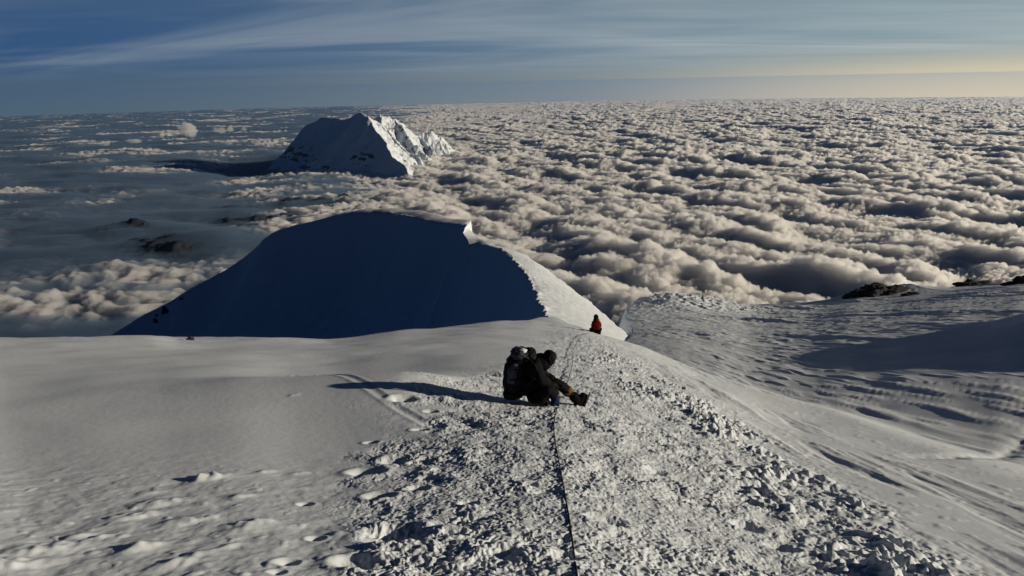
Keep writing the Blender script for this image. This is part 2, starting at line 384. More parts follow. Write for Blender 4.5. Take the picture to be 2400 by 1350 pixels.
# ------------------------------------------------------------------ distant mountain rising from the clouds
def seg_ridges(X, Y, lines, base):
    Z = np.full(X.shape, -1e9)
    for (pts, sl) in lines:
        for a, b in zip(pts[:-1], pts[1:]):
            d = b[:2]-a[:2]; L = (d**2).sum(); t = np.clip(((X-a[0])*d[0]+(Y-a[1])*d[1])/L, 0, 1)
            dist = np.hypot(X-a[0]-t*d[0], Y-a[1]-t*d[1])
            h = a[2]+t*(b[2]-a[2]) - sl*dist*(1-.00007*np.minimum(dist, 4000))
            Z = np.maximum(Z, h)
    return Z
def big_mountain():
    A = lambda l: [at(*p) for p in l]
    R1 = A([(560, 450, 29500), (640, 398, 28200), (668, 352, 27600), (700, 311, 27000), (725, 289, 26400), (757, 274, 25900), (790, 276, 25300), (806, 280, 25000), (830, 270, 24500), (849, 262, 24000)])
    R2 = A([(849, 262, 24000), (866, 283, 23500), (885, 308, 22900), (905, 340, 22200), (925, 366, 21500), (946, 386, 20900), (960, 410, 20300)])
    R3 = A([(849, 262, 24000), (875, 279, 24500), (892, 290, 24900), (886, 268, 25700), (908, 272, 25900), (925, 274, 26000), (950, 294, 26300), (968, 312, 26500), (980, 317, 26600), (1000, 311, 26700), (1016, 306, 26800), (1030, 315, 27000), (1050, 338, 27300), (1066, 358, 27500), (1100, 400, 28000)])
    R4 = A([(892, 290, 24900), (930, 330, 23900), (985, 372, 23000)]); R5 = A([(980, 317, 26600), (1010, 345, 25600), (1040, 375, 24800)])
    R6 = A([(925, 274, 26000), (960, 320, 25000), (1000, 360, 24200)])
    R7 = A([(757, 276, 27900), (745, 330, 26300), (715, 390, 25000)])
    xs = np.linspace(-11500, 1800, 700); ys = np.linspace(17500, 34500, 640)
    X, Y = np.meshgrid(xs, ys)
    wx = X+90*fbm(X/900, Y/900, 3, 201); wy = Y+90*fbm(X/900+5, Y/900, 3, 202)
    Z = seg_ridges(wx, wy, [(R1, 1.1), (R2, .95), (R3, 1.2), (R4, 1.25), (R5, 1.25), (R6, 1.25)], -4000)
    r2 = np.array(R2)[::-1]; side = ss(-100, 500, X-np.where(Y > r2[-1, 1], r2[-1, 0]-(Y-r2[-1, 1])*.6, np.interp(Y, r2[:, 1], r2[:, 0])))
    Z += -(110*np.abs(fbm(X/420, Y/900, 4, 210)) )*(.10+.90*side) + 45*fbm(X/150, Y/190, 3, 214)*(.04+.96*side) + 14*fbm(X/600, Y/600, 2, 216)
    Z = np.maximum(Z, -5200)
    u, v = uv_of(X, Y, Z)
    gy, gx = np.gradient(Z, ys, xs); st = np.hypot(gx, gy)
    rock = -.12 + .30*ss(.7, 1.5, st)
    bn = fbm((X+Z*.8)/420, Z/150+Y/900, 5, 220); bn2 = fbm((X-Z*.9)/190, Z/420, 4, 226)
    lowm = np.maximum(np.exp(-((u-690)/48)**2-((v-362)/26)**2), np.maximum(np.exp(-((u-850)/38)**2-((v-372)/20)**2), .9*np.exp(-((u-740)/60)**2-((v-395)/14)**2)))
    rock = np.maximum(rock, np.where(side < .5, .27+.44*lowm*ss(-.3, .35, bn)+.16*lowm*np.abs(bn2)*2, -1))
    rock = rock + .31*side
    return np.stack([X, Y, Z], -1), rock
P_m, rock_m = big_mountain()
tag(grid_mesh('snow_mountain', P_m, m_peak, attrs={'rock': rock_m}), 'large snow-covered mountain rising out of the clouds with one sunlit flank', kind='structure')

# ------------------------------------------------------------------ sea of clouds
CL = 2250.0; RE = 6371000.0
def dip(r, az): return 260*np.exp(-((az+.34)/.06)**2-((r-25500)/4500)**2)
def cloud_z(x, y):
    r = np.hypot(x, y); az = np.arctan2(x, y)
    # cover: lumpy to the right and centre, smooth veil at left
    w = 1500*fbm(x/9000, y/9000, 2, 300)
    edge = -.145 + .10*ss(20000, 60000, r) - .0*az + .06*fbm(x/5000, y/5000, 2, 305)
    L = ss(edge-.16, edge+.20, az+.05*ss(9000, 14000, r)*0)
    nearleft = ss(11500, 8800, r+1200*fbm(x/2500, y/2500, 2, 306))
    L2 = np.maximum(L, nearleft*.5)
    x0_, y0_ = x, y; x = x/.84; y = y/.84; wx = x + 180*fbm(x/1300, y/1300, 2, 310); wy = y + 180*fbm(x/1300+7, y/1300, 2, 311)
    c, s_ = math.cos(RAD(35)), math.sin(RAD(35))
    ro = fbm((wx*c+wy*s_)/1150, (-wx*s_+wy*c)/3300, 2, 320)            # long rolls
    big = worley((wx*c+wy*s_)/640, (-wx*s_+wy*c)/1050, 325)
    puf = worley(wx/300, wy/225, 330)
    sm = worley(wx/115, wy/98, 335)
    tn = fbm(wx/70, wy/70, 2, 338)
    x, y = x0_, y0_
    up_ = np.clip(big*.8+.5*ro, 0, 1.3)
    mod = ss(-.45, .5, fbm(x/3800+3, y/3000, 2, 331))
    h = 150*ro + 125*big + (80+90*mod)*puf*(.3+up_) + (40+34*mod)*sm*(.3+puf) + (20+26*ss(24000, 11000, r))*tn
    wisp = ss(-.35, .65, fbm(x/4600, y/2600, 4, 343))*(.55+.45*puf)
    flat = 70*fbm(x/5200, y/2600, 3, 340) + 16*fbm(x/900, y/380, 4, 345)
    fade = 1-.35*ss(20000, 100000, r)
    h = h*.84; z = -CL - r*r/(2*RE) + (h*L2-225*L2)*fade + flat*(1-L2) - (270 - 170*wisp - 90*puf*sm)*(1-L2) - dip(r, az) - 170*nearleft*(1-L)
    dens = np.clip(L2*1.6+.0, 0, 1)
    return z, dens
def clouds():
    T = np.linspace(.62, .075, 760); r = np.concatenate([CL/T, np.geomspace(CL/.0745, 185000, 330)])
    az = np.linspace(RAD(-46), RAD(52), 1650)
    A, R = np.meshgrid(az, r); x = R*np.sin(A); y = R*np.cos(A)
    sh = x.shape; xr = x.ravel(); yr = y.ravel(); z = np.zeros(x.size); dn = np.zeros(x.size)
    for lo in range(0, x.size, 150000):
        sl = slice(lo, lo+150000); z[sl], dn[sl] = cloud_z(xr[sl], yr[sl])
    # thin holes where dark peaks show at left
    z = z.reshape(sh); dn = dn.reshape(sh)
    return np.stack([x, y, z], -1), dn
P_c, dn_c = clouds()
m_cloud = bpy.data.materials.new('cloud'); m_cloud.use_nodes = True; nt = m_cloud.node_tree; nt.nodes.clear()
out = nt.nodes.new('ShaderNodeOutputMaterial'); vs = nt.nodes.new('ShaderNodeVolumeScatter')
vs.inputs['Color'].default_value = (1, 1, 1, 1); vs.inputs['Density'].default_value = .028; vs.inputs['Anisotropy'].default_value = .5
nt.links.new(vs.outputs[0], out.inputs['Volume'])
th = 60 + 640*dn_c
th = th + (1-dn_c)*70*fbm(P_c[..., 0]/2300, P_c[..., 1]/1800, 3, 350)
Pb = P_c.copy(); Pb[..., 2] -= np.maximum(th, 6)
def closed_slab(name, A_, B_, m):       # top sheet and bottom sheet joined round the rim
    P = np.concatenate([A_, B_[::-1]], 0)            # fold: top rows outwards, bottom rows back
    n, mm, _ = P.shape
    o = grid_mesh(name, P, m, smooth=True)
    me = o.data; i = np.arange(n*mm).reshape(n, mm); faces = []
    bmq = [np.stack([i[-1, :-1], i[-1, 1:], i[0, 1:], i[0, :-1]], -1).reshape(-1)]
    h = A_.shape[0]; k = np.arange(h-1)
    for c in (0, mm-1):
        q = np.stack([i[k, c], i[k+1, c], i[n-2-k, c], i[n-1-k, c]], -1)
        if c: q = q[:, ::-1]
        bmq.append(q.reshape(-1))
    q = np.concatenate(bmq); f0 = len(me.polygons); l0 = len(me.loops); nf = q.size//4
    ov = np.empty(l0, np.int32); me.loops.foreach_get('vertex_index', ov)
    me2 = bpy.data.meshes.new(name); me2.vertices.add(n*mm); me2.vertices.foreach_set('co', P.astype(np.float32).ravel())
    al = np.concatenate([ov, q.astype(np.int32)]); me2.loops.add(al.size); me2.loops.foreach_set('vertex_index', al)
    me2.polygons.add(al.size//4); me2.polygons.foreach_set('loop_start', np.arange(0, al.size, 4, dtype=np.int32)); me2.polygons.foreach_set('loop_total', np.full(al.size//4, 4, np.int32))
    me2.update(calc_edges=True); me2.materials.append(m); o.data = me2; bpy.data.meshes.remove(me); me2.name = name
    return o
tag(closed_slab('sea_of_clouds', P_c, Pb, m_cloud), 'unbroken sea of low clouds stretching to the horizon', kind='stuff')

# thin veil over the left clouds, its dark blue colour standing in for shade
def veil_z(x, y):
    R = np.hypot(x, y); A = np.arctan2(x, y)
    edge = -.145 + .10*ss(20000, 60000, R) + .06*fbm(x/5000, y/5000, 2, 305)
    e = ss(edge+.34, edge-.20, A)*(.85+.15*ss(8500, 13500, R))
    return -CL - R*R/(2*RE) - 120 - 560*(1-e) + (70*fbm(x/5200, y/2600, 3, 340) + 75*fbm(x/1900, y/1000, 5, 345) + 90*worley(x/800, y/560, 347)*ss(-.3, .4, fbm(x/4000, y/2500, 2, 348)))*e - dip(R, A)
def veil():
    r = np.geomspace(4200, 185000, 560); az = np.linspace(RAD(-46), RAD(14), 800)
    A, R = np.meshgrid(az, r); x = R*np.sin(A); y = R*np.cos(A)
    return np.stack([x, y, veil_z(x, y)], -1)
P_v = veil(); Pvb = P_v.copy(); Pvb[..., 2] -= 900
m_shade_veil = bpy.data.materials.new('shade_mist'); m_shade_veil.use_nodes = True; nt = m_shade_veil.node_tree; nt.nodes.clear()
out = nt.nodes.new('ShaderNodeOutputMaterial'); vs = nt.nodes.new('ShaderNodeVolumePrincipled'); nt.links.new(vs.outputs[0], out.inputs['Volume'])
vs.inputs['Color'].default_value = (.20, .30, .44, 1); vs.inputs['Density'].default_value = .0032; vs.inputs['Anisotropy'].default_value = .2  # dark scatter colour paints the shaded look of the left clouds
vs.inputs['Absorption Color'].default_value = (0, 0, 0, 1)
tag(closed_slab('shade_mist', P_v, Pvb, m_shade_veil), 'thin veil over the valleys with shade painted in as dark blue', kind='stuff')

# dark lowland beneath the thin cloud
def lowland():
    r = np.concatenate([np.geomspace(3500, 24000, 520), np.geomspace(24200, 185000, 60)]); az = np.linspace(RAD(-50), RAD(54), 1100)
    A, R = np.meshgrid(az, r); x = R*np.sin(A); y = R*np.cos(A)
    z = -4300 - R*R/(2*RE) + 900*np.abs(fbm(x/5200, y/5200, 5, 400))
    for (u, v, w, hh) in ((385, 562, 900, 60), (420, 572, 700, 40), (560, 505, 1100, 60), (640, 498, 900, 30), (545, 478, 500, 0), (290, 528, 400, 10), (765, 463, 500, 20), (690, 462, 400, 0)):
        dd = ray(u, v); p = dd*((CL+100)/-dd[2]); q = np.hypot(x-p[0], (y-p[1])*.7)
        cz = float(veil_z(p[0], p[1]))+30
        pk = cz + hh*.3 - 38 - q*.2 + 95*fbm(x/420, y/520, 5, 410)
        z = np.maximum(z, np.where(q < w, pk, -1e5))
    return np.stack([x, y, z], -1)
m_land, nt, b = rock_snow('dark_lowland', .006, thr=.6, rockc=(.02, .024, .03))
P_l = lowland(); tag(grid_mesh('lowland', P_l, m_land, attrs={'rock': .74+0*P_l[..., 0]}), kind='structure')

# ------------------------------------------------------------------ haze
def box(name, lo, hi, m):
    v = [(x, y, z) for x in (lo[0], hi[0]) for y in (lo[1], hi[1]) for z in (lo[2], hi[2])]
    f = [(0, 1, 3, 2), (4, 6, 7, 5), (0, 4, 5, 1), (2, 3, 7, 6), (0, 2, 6, 4), (1, 5, 7, 3)]
    me = bpy.data.meshes.new(name); me.from_pydata(v, [], f); return link(name, me, m)
m_haze = bpy.data.materials.new('haze'); m_haze.use_nodes = True; nt = m_haze.node_tree; nt.nodes.clear()
out = nt.nodes.new('ShaderNodeOutputMaterial'); pv = nt.nodes.new('ShaderNodeVolumePrincipled')
pv.inputs['Density'].default_value = 2.1e-6; pv.inputs['Color'].default_value = (.22, .45, .92, 1); pv.inputs['Anisotropy'].default_value = .3
nt.links.new(pv.outputs[0], out.inputs['Volume'])
hz = tag(box('haze', (-190000, -1500, -12000), (190000, 190000, 60), m_haze), kind='stuff')

# ------------------------------------------------------------------ sun, sky
sun = bpy.data.lights.new("sun", 'SUN'); so = bpy.data.objects.new("sun", sun); COL.objects.link(so)
sun.energy = 4.8; sun.angle = RAD(.5); sun.color = (1, .865, .66)
so.rotation_euler = Vector(sdir).to_track_quat('Z', 'Y').to_euler()
w = bpy.data.worlds.new("World"); S.world = w; w.use_nodes = True; nt = w.node_tree; N = nt.nodes; Lk = nt.links
bg = N['Background']; sky = N.new('ShaderNodeTexSky'); sky.sky_type = 'NISHITA'; sky.sun_disc = False
sky.sun_elevation = SUN_EL; sky.sun_rotation = SUN_AZ; sky.altitude = 5900; sky.air_density = 1.0; sky.dust_density = .4; sky.ozone_density = 3
SKY = .05
def node(t, **k):
    n = N.new(t)
    for a_, b_ in k.items(): setattr(n, a_, b_)
    return n
def mth(op, a_, b_=None, clamp=False):
    n = node('ShaderNodeMath', operation=op, use_clamp=clamp)
    for i, q in enumerate((a_, b_)):
        if q is None: continue
        if isinstance(q, (int, float)): n.inputs[i].default_value = q
        else: Lk.new(q, n.inputs[i])
    return n.outputs[0]
def mixc(f, a_, b_, bt='MIX'):
    n = node('ShaderNodeMix', data_type='RGBA', blend_type=bt)
    for i, q in ((0, f), (6, a_), (7, b_)):
        if isinstance(q, tuple): n.inputs[i].default_value = (*[c/1 for c in q], 1)
        elif isinstance(q, (int, float)): n.inputs[i].default_value = q
        else: Lk.new(q, n.inputs[i])
    return n.outputs[2]
tcw = node('ShaderNodeTexCoord'); sp = node('ShaderNodeSeparateXYZ'); Lk.new(tcw.outputs['Generated'], sp.inputs[0])
X, Y, Z = sp.outputs
tinted = mixc(1.0, sky.outputs[0], (.135, .25, .36), 'MULTIPLY')
# high cirrus sheet: direction projected onto a plane overhead
zz = mth('ADD', mth('MAXIMUM', Z, 0.0), .055)
px = mth('DIVIDE', X, zz); py = mth('DIVIDE', Y, zz)
def cir(sx, sy, sc, det, lo, hi, rot=0, off=0):
    cb = node('ShaderNodeCombineXYZ'); c_, s_ = math.cos(rot), math.sin(rot)
    a1 = mth('ADD', mth('MULTIPLY', px, c_*sx), mth('MULTIPLY', py, s_*sx)); a2 = mth('ADD', mth('MULTIPLY', px, -s_*sy), mth('MULTIPLY', py, c_*sy))
    Lk.new(a1, cb.inputs[0]); Lk.new(a2, cb.inputs[1]); cb.inputs[2].default_value = off
    n = node('ShaderNodeTexNoise'); n.inputs['Scale'].default_value = sc; n.inputs['Detail'].default_value = det; n.inputs['Roughness'].default_value = .55; n.inputs['Distortion'].default_value = 1.3
    Lk.new(cb.outputs[0], n.inputs['Vector'])
    m_ = node('ShaderNodeMapRange', interpolation_type='SMOOTHSTEP'); m_.inputs['From Min'].default_value = lo; m_.inputs['From Max'].default_value = hi
    Lk.new(n.outputs['Fac'], m_.inputs['Value']); return m_.outputs[0]
c1 = cir(.16, .40, .55, 9, .42, .64, RAD(-14), 3.1); c2 = cir(.10, .34, .8, 8, .44, .66, RAD(9), 8.3); c3 = cir(.12, .2, 1.0, 3, .35, .65, 0, 1.7)
cf = mth('ADD', mth('MULTIPLY', c1, .55), mth('MULTIPLY', c2, .35), True); cf = mth('MULTIPLY', cf, mth('ADD', mth('MULTIPLY', c3, .6), .4))
az_r = node('ShaderNodeMapRange', interpolation_type='SMOOTHSTEP'); az_r.inputs['From Min'].default_value = -.6; az_r.inputs['From Max'].default_value = .75; Lk.new(X, az_r.inputs['Value'])
K = 1/SKY
ccol = mixc(az_r.outputs[0], (.19*K, .25*K, .32*K), (.55*K, .58*K, .57*K))
low = node('ShaderNodeMapRange', interpolation_type='SMOOTHSTEP'); low.inputs['From Min'].default_value = .30; low.inputs['From Max'].default_value = .06; Lk.new(Z, low.inputs['Value'])
nh = node('ShaderNodeMapRange', interpolation_type='SMOOTHSTEP'); nh.inputs['From Min'].default_value = -.002; nh.inputs['From Max'].default_value = .045; Lk.new(Z, nh.inputs['Value'])
cf = mth('MULTIPLY', cf, mth('MULTIPLY', low.outputs[0], nh.outputs[0])); frontal = node('ShaderNodeMapRange', interpolation_type='SMOOTHSTEP'); frontal.inputs['From Min'].default_value = -.3; frontal.inputs['From Max'].default_value = .5; Lk.new(Y, frontal.inputs['Value'])
cf = mth('MULTIPLY', cf, frontal.outputs[0])
az2 = node('ShaderNodeMapRange', interpolation_type='SMOOTHSTEP'); az2.inputs['From Min'].default_value = .05; az2.inputs['From Max'].default_value = .68; Lk.new(X, az2.inputs['Value'])
hz_m = mixc(az_r.outputs[0], (.085*K, .13*K, .155*K), (.42*K, .42*K, .38*K))
hz_l = mixc(az2.outputs[0], hz_m, (.98*K, .78*K, .46*K))
up_l = mixc(az_r.outputs[0], (.034*K, .088*K, .20*K), (.24*K, .34*K, .38*K))
hf = node('ShaderNodeMapRange', interpolation_type='SMOOTHSTEP'); hf.inputs['From Min'].default_value = -.03; hf.inputs['From Max'].default_value = .045; Lk.new(Z, hf.inputs['Value'])
grad = mixc(hf.outputs[0], hz_l, up_l)
uf = node('ShaderNodeMapRange', interpolation_type='SMOOTHSTEP'); uf.inputs['From Min'].default_value = .28; uf.inputs['From Max'].default_value = .05; Lk.new(Z, uf.inputs['Value'])
sidef = node('ShaderNodeMapRange', interpolation_type='SMOOTHSTEP'); sidef.inputs['From Min'].default_value = -.2; sidef.inputs['From Max'].default_value = .45; Lk.new(mth('ADD', Y, mth('MULTIPLY', X, .5)), sidef.inputs['Value'])
tinted = mixc(mth('MULTIPLY', uf.outputs[0], sidef.outputs[0]), tinted, grad)
base = mixc(cf, tinted, ccol)
Lk.new(base, bg.inputs['Color']); bg.inputs['Strength'].default_value = SKY

S.view_settings.view_transform = 'Standard'; S.view_settings.look = 'None'; S.view_settings.exposure = 0; S.view_settings.gamma = 1
S.render.engine = 'CYCLES'; S.cycles.use_denoising = True; S.cycles.max_bounces = 14; S.cycles.diffuse_bounces = 3; S.cycles.volume_bounces = 12; S.cycles.transparent_max_bounces = 16

# ------------------------------------------------------------------ rocks on the basin rim and by the ridge
m_rock, nt, b = mat('dark_rock', (.035, .034, .036), .85, .2); bump(nt, b, .9, .5, 6, .7)
import bmesh
def blob_mesh(name, fn, sub=5):
    bm = bmesh.new(); bmesh.ops.create_icosphere(bm, subdivisions=sub, radius=1)
    co_ = np.array([v.co[:] for v in bm.verts]); new = fn(co_)
    for v, c in zip(bm.verts, new): v.co = c
    me = bpy.data.meshes.new(name); bm.to_mesh(me); bm.free(); return me
def rock(u, v, w, dpt, hgt, label, seed, sink=.35, cat='rock', group='dark rocks breaking through the snow', dist=None):
    g = ground_at(u, v) if dist is None else at(u, v, dist)
    def fn(c):
        f = .9 + .45*fbm(c[:, 0]*1.4+seed, c[:, 1]*1.4+c[:, 2]*1.6, 3, seed) + .10*fbm(c[:, 0]*5+c[:, 2]*4, c[:, 1]*5-c[:, 2]*3, 3, seed+9)
        q = c*f[:, None]*np.array([w/2, dpt/2, hgt*.75]); q[:, 2] = np.sign(q[:, 2])*np.minimum(np.abs(q[:, 2]), hgt*.55+.3*np.abs(q[:, 2])); q[:, 2] += hgt*.55*q[:, 0]/w*(q[:, 0] < 0) - .15*hgt; return q
    me = blob_mesh('rock', fn); o = link('rock', me, m_rock); o.location = g
    for p in me.polygons: p.use_smooth = False
    tag(o, label, cat, group); return o
RKS = [(2050, 692, 20, 12, 7.0, 'largest dark rock outcrop on the basin rim with a long triangular shadow', 3), (2098, 680, 9, 6, 2.6, 'low dark rock slab just right of the largest outcrop', 4),
       (2282, 668, 15, 9, 2.6, 'flat dark rock cap on the skyline near the right edge', 8), (2404, 664, 12, 10, 3.4, 'dark rock hump cut by the right edge of the picture', 12), (2136, 692, 6, 4, 1.4, 'small rock half drifted over below the outcrop', 15)]
for (u, v, w_, d_, h_, lb, sd) in RKS: rock(u, v, w_, d_, h_, lb, sd)

m_puff = bpy.data.materials.new('small_cloud'); m_puff.use_nodes = True; nt = m_puff.node_tree; nt.nodes.clear()
out = nt.nodes.new('ShaderNodeOutputMaterial'); vs = nt.nodes.new('ShaderNodeVolumeScatter'); vs.inputs['Color'].default_value = (1, 1, 1, 1); vs.inputs['Density'].default_value = .005; vs.inputs['Anisotropy'].default_value = .4
nt.links.new(vs.outputs[0], out.inputs['Volume'])
rock(446, 796, .30, .24, .2, 'tiny dark rock poking out at the left lip of the slope', 21)
# ------------------------------------------------------------------ small towering clouds over the shade veil
def puff(u, v, dist, wpx, hpx, label, seed):
    c = at(u, v, dist); w_ = wpx/F*dist/2; h_ = hpx/F*dist/2
    lob = rng.normal(size=(7, 3)); lob[:, 2] = np.abs(lob[:, 2])*.8; lob /= np.linalg.norm(lob, axis=1)[:, None]
    def fn(p):
        f = .42+sum(.62*np.maximum(0, p@l_)**7 for l_ in lob)+.25*worley(p[:, 0]*1.2+seed+p[:, 2]*.8, p[:, 1]*1.2-p[:, 2]*1.3, seed)+.30*worley(p[:, 0]*4+p[:, 2]*2, p[:, 1]*4+p[:, 2]*3, seed+3)
        q = p*f[:, None]*np.array([w_*(1-.35*p[:, 2]), w_*(.9-.3*p[:, 2]), h_*np.ones(len(p))]).T*.85; q[:, 2] = np.maximum(q[:, 2], -h_*1.1); q[:, 0] += w_*(.35*pn(p[:, 2]*1.7+seed, p[:, 2]*0+.3, seed) - .3*p[:, 2]); q[:, :2] *= (1+.5*pn(p[:, 2]*3.1+seed*2, p[:, 2]*0+.7, seed))[:, None]; return q
    o = link('cloud', blob_mesh('cloud', fn, 5), m_puff); o.location = c; tag(o, label, 'cloud', 'small clouds standing over the shade veil')
    for p in o.data.polygons: p.use_smooth = True
puff(440, 308, 33000, 38, 34, 'tallest bright cumulus tower over the shade veil left of the mountain', 1)
puff(516, 306, 34000, 20, 18, 'small pale cloud, left half of the pair beside the tall tower', 2)
puff(539, 304, 34500, 17, 14, 'small pale cloud, right half of the pair beside the tall tower', 3)
puff(571, 304, 36000, 14, 10, 'faint tiny cloud closest to the mountain', 4)
puff(312, 331, 30000, 30, 12, 'low flat bright cloud lying left of the tall tower', 5)

# ------------------------------------------------------------------ figures
def fab(name, col, rough=.8, bs=60, bd=.004):
    m, nt, b = mat(name, col, rough, .08); bump(nt, b, bs, bd, 3, .6); return m
m_black = fab('black_down_fabric', (.0045, .0045, .006), .8, 18, .02); m_blk2 = fab('black_trouser_fabric', (.005, .005, .006), .8, 25, .01)
m_red = fab('red_jacket_fabric', (.10, .004, .005), .7, 18, .02); m_dark = fab('dark_cloth', (.007, .006, .007)); m_skin = fab('skin', (.42, .24, .17), .5, 80, .0005)
m_pack = fab('grey_pack_fabric', (.05, .055, .07), .7, 30, .006); m_packd = fab('dark_pack_fabric', (.008, .009, .012), .7, 30, .006)
m_yel = fab('yellow_gaiter_fabric', (.13, .075, .014)); m_blue = fab('blue_boot_fabric', (.008, .022, .085)); m_boot = fab('black_boot_rubber', (.006, .006, .006), .6)
m_met, nt, b = mat('crampon_steel', (.35, .35, .36), .35, .5); b.inputs['Metallic'].default_value = .9
m_rope = fab('dark_rope', (.018, .018, .03), .8, 200, .002); m_lens, nt, b = mat('goggle_lens', (.02, .02, .03), .1, .6)

def skinned(name, verts, edges, m, parent, root=0, levels=2, smooth=True, seed=None, amp=0):
    """verts: (x,y,z,radius) joints; edges between them; one continuous surface"""
    me = bpy.data.meshes.new(name); me.from_pydata([v[:3] for v in verts], edges, [])
    o = bpy.data.objects.new(name, me); COL.objects.link(o)
    md = o.modifiers.new('s', 'SKIN'); md.use_smooth_shade = True
    for i, v in enumerate(verts):
        sv = me.skin_vertices[0].data[i]; rr = v[3] if not isinstance(v[3], tuple) else v[3]
        sv.radius = (rr, rr) if not isinstance(rr, tuple) else rr; sv.use_root = (i == root)
    sb = o.modifiers.new('u', 'SUBSURF'); sb.levels = levels; sb.render_levels = levels
    dg = bpy.context.evaluated_depsgraph_get(); m2 = bpy.data.meshes.new_from_object(o.evaluated_get(dg))
    bpy.data.objects.remove(o); bpy.data.meshes.remove(me); m2.name = name
    if amp:
        c = np.array([v.co[:] for v in m2.vertices]); nn = np.array([v.normal[:] for v in m2.vertices]); hd = fbm(c[:, 0]*9+c[:, 2]*4, c[:, 1]*9+c[:, 2]*9, 3, seed)*amp
        c = c + nn*hd[:, None]; m2.vertices.foreach_set('co', c.astype(np.float32).ravel()); m2.update()
    m2.materials.clear()
    return link(name, m2, m, parent)
def empty(name, loc):
    o = bpy.data.objects.new(name, None); COL.objects.link(o); o.location = loc; o.empty_display_size = .2; return o
def tube_mesh(name, pts, rad, m, parent=None, n=8):
    pts = [Vector(p) for p in pts]; rings = []
    for i, p in enumerate(pts):
        d = (pts[min(i+1, len(pts)-1)]-pts[max(i-1, 0)]).normalized(); a = d.cross(Vector((0, 0, 1)));
        if a.length < 1e-3: a = Vector((1, 0, 0))
        a.normalize(); b_ = d.cross(a); rd = rad[i] if isinstance(rad, (list, tuple)) else rad
        rings.append([p+(a*math.cos(t)+b_*math.sin(t))*rd for t in [k*2*math.pi/n for k in range(n)]])
    vs_ = [v[:] for r_ in rings for v in r_]; fs = [(i*n+k, i*n+(k+1) % n, (i+1)*n+(k+1) % n, (i+1)*n+k) for i in range(len(pts)-1) for k in range(n)]
    fs += [tuple(range(n))[::-1], tuple(range((len(pts)-1)*n, len(pts)*n))]
    me = bpy.data.meshes.new(name); me.from_pydata(vs_, [], fs)
    for p in me.polygons: p.use_smooth = True
    return link(name, me, m, parent)
def puffy(name, c, rx, ry, rz, m, parent, seed=1, amp=.06, sq=1.0, rot=0, sub=4):   # rounded lumpy solid
    def fn(p):
        q = np.sign(p)*np.abs(p)**sq; f = 1+amp*fbm(p[:, 0]*3+seed, p[:, 1]*3+p[:, 2]*3, 3, seed)
        q = q*f[:, None]*np.array([rx, ry, rz])
        cs, sn = math.cos(rot), math.sin(rot); return np.stack([q[:, 0]*cs+q[:, 2]*sn, q[:, 1], -q[:, 0]*sn+q[:, 2]*cs], 1)+np.array(c)
    o = link(name, blob_mesh(name, fn, sub), m, parent)
    for p in o.data.polygons: p.use_smooth = True
    return o
def glove(hand, fing, side, m, parent, sc=1.0):      # five bent fingers rooted in a palm
    hand = np.array(hand); f = np.array(fing); f = f/np.linalg.norm(f); sd = np.array(side); sd = sd/np.linalg.norm(sd); dn = np.cross(f, sd)
    V = [(*(hand-f*.05*sc), .030*sc), (*(hand+f*.02*sc), .036*sc), (*(hand+f*.055*sc), .034*sc)]; E = [(0, 1), (1, 2)]
    for k, L in enumerate((.062, .072, .068, .052)):
        p = hand+f*.062*sc+sd*(-.030+.020*k)*sc; i = len(V)
        V += [(*p, .011*sc), (*(p+f*L*.5*sc+dn*.012*sc), .0105*sc), (*(p+f*L*.8*sc+dn*.038*sc), .009*sc)]; E += [(2, i), (i, i+1), (i+1, i+2)]
    i = len(V); V += [(*(hand-sd*.036*sc+f*.012*sc), .013*sc), (*(hand-sd*.058*sc+f*.045*sc), .012*sc), (*(hand-sd*.055*sc+f*.072*sc+dn*.012*sc), .010*sc)]; E += [(1, i), (i, i+1), (i+1, i+2)]
    return skinned('glove', V, E, m, parent, 0, 2)

# ---- climber resting in the track: drawn from joints in local metres (x right, y away, z up from the seat)
g1 = ground_at(1258, 946); D1 = float(np.linalg.norm(g1))
def loc1(u, v, dy=0.0):      # picture direction and a depth step -> metres from the seat
    p = ray(u, v); t = (g1[1]+dy)/p[1]; return p*t - g1
man = empty('person', g1)
tag(man, 'climber in black down suit sitting sideways in the trodden track with head bowed', 'person')
def J(u, v, dy, r): return (*loc1(u, v, dy), r)
# body (one continuous surface under the clothes)
V = [J(1246, 922, 0, .12), J(1243, 900, 0, .12), J(1246, 874, 0, .13), J(1257, 853, 0, .12), J(1271, 843, 0, .055), J(1281, 839, 0, .065), J(1288, 842, 0, .07), J(1293, 850, 0, .045), J(1300, 846, 0, .014),
     J(1252, 858, -.17, .05), J(1266, 888, -.22, .035), J(1290, 900, -.12, .022), J(1298, 903, -.10, .02),
     J(1258, 856, .17, .05), J(1276, 884, .20, .035), J(1300, 895, .14, .022), J(1306, 897, .12, .02),
     J(1262, 924, -.12, .085), J(1291, 906, -.17, .045), J(1301, 932, -.13, .03), J(1303, 944, -.13, .025),
     J(1262, 920, .10, .085), J(1306, 896, .14, .045), J(1350, 934, .14, .03), J(1357, 938, .14, .025)]
E = [(0, 1), (1, 2), (2, 3), (3, 4), (4, 5), (5, 6), (6, 7), (6, 8), (3, 9), (9, 10), (10, 11), (11, 12), (3, 13), (13, 14), (14, 15), (15, 16), (0, 17), (17, 18), (18, 19), (19, 20), (0, 21), (21, 22), (22, 23), (23, 24)]
skinned('body', V, E, m_skin, man)
V = [J(1246, 926, 0, .19), J(1242, 902, 0, .20), J(1245, 876, 0, .205), J(1256, 855, 0, .18), J(1270, 845, 0, .11),
     J(1253, 858, -.18, .095), J(1267, 888, -.25, .080), J(1291, 901, -.14, .058), J(1259, 856, .18, .095), J(1277, 884, .22, .080), J(1302, 896, .14, .055)]
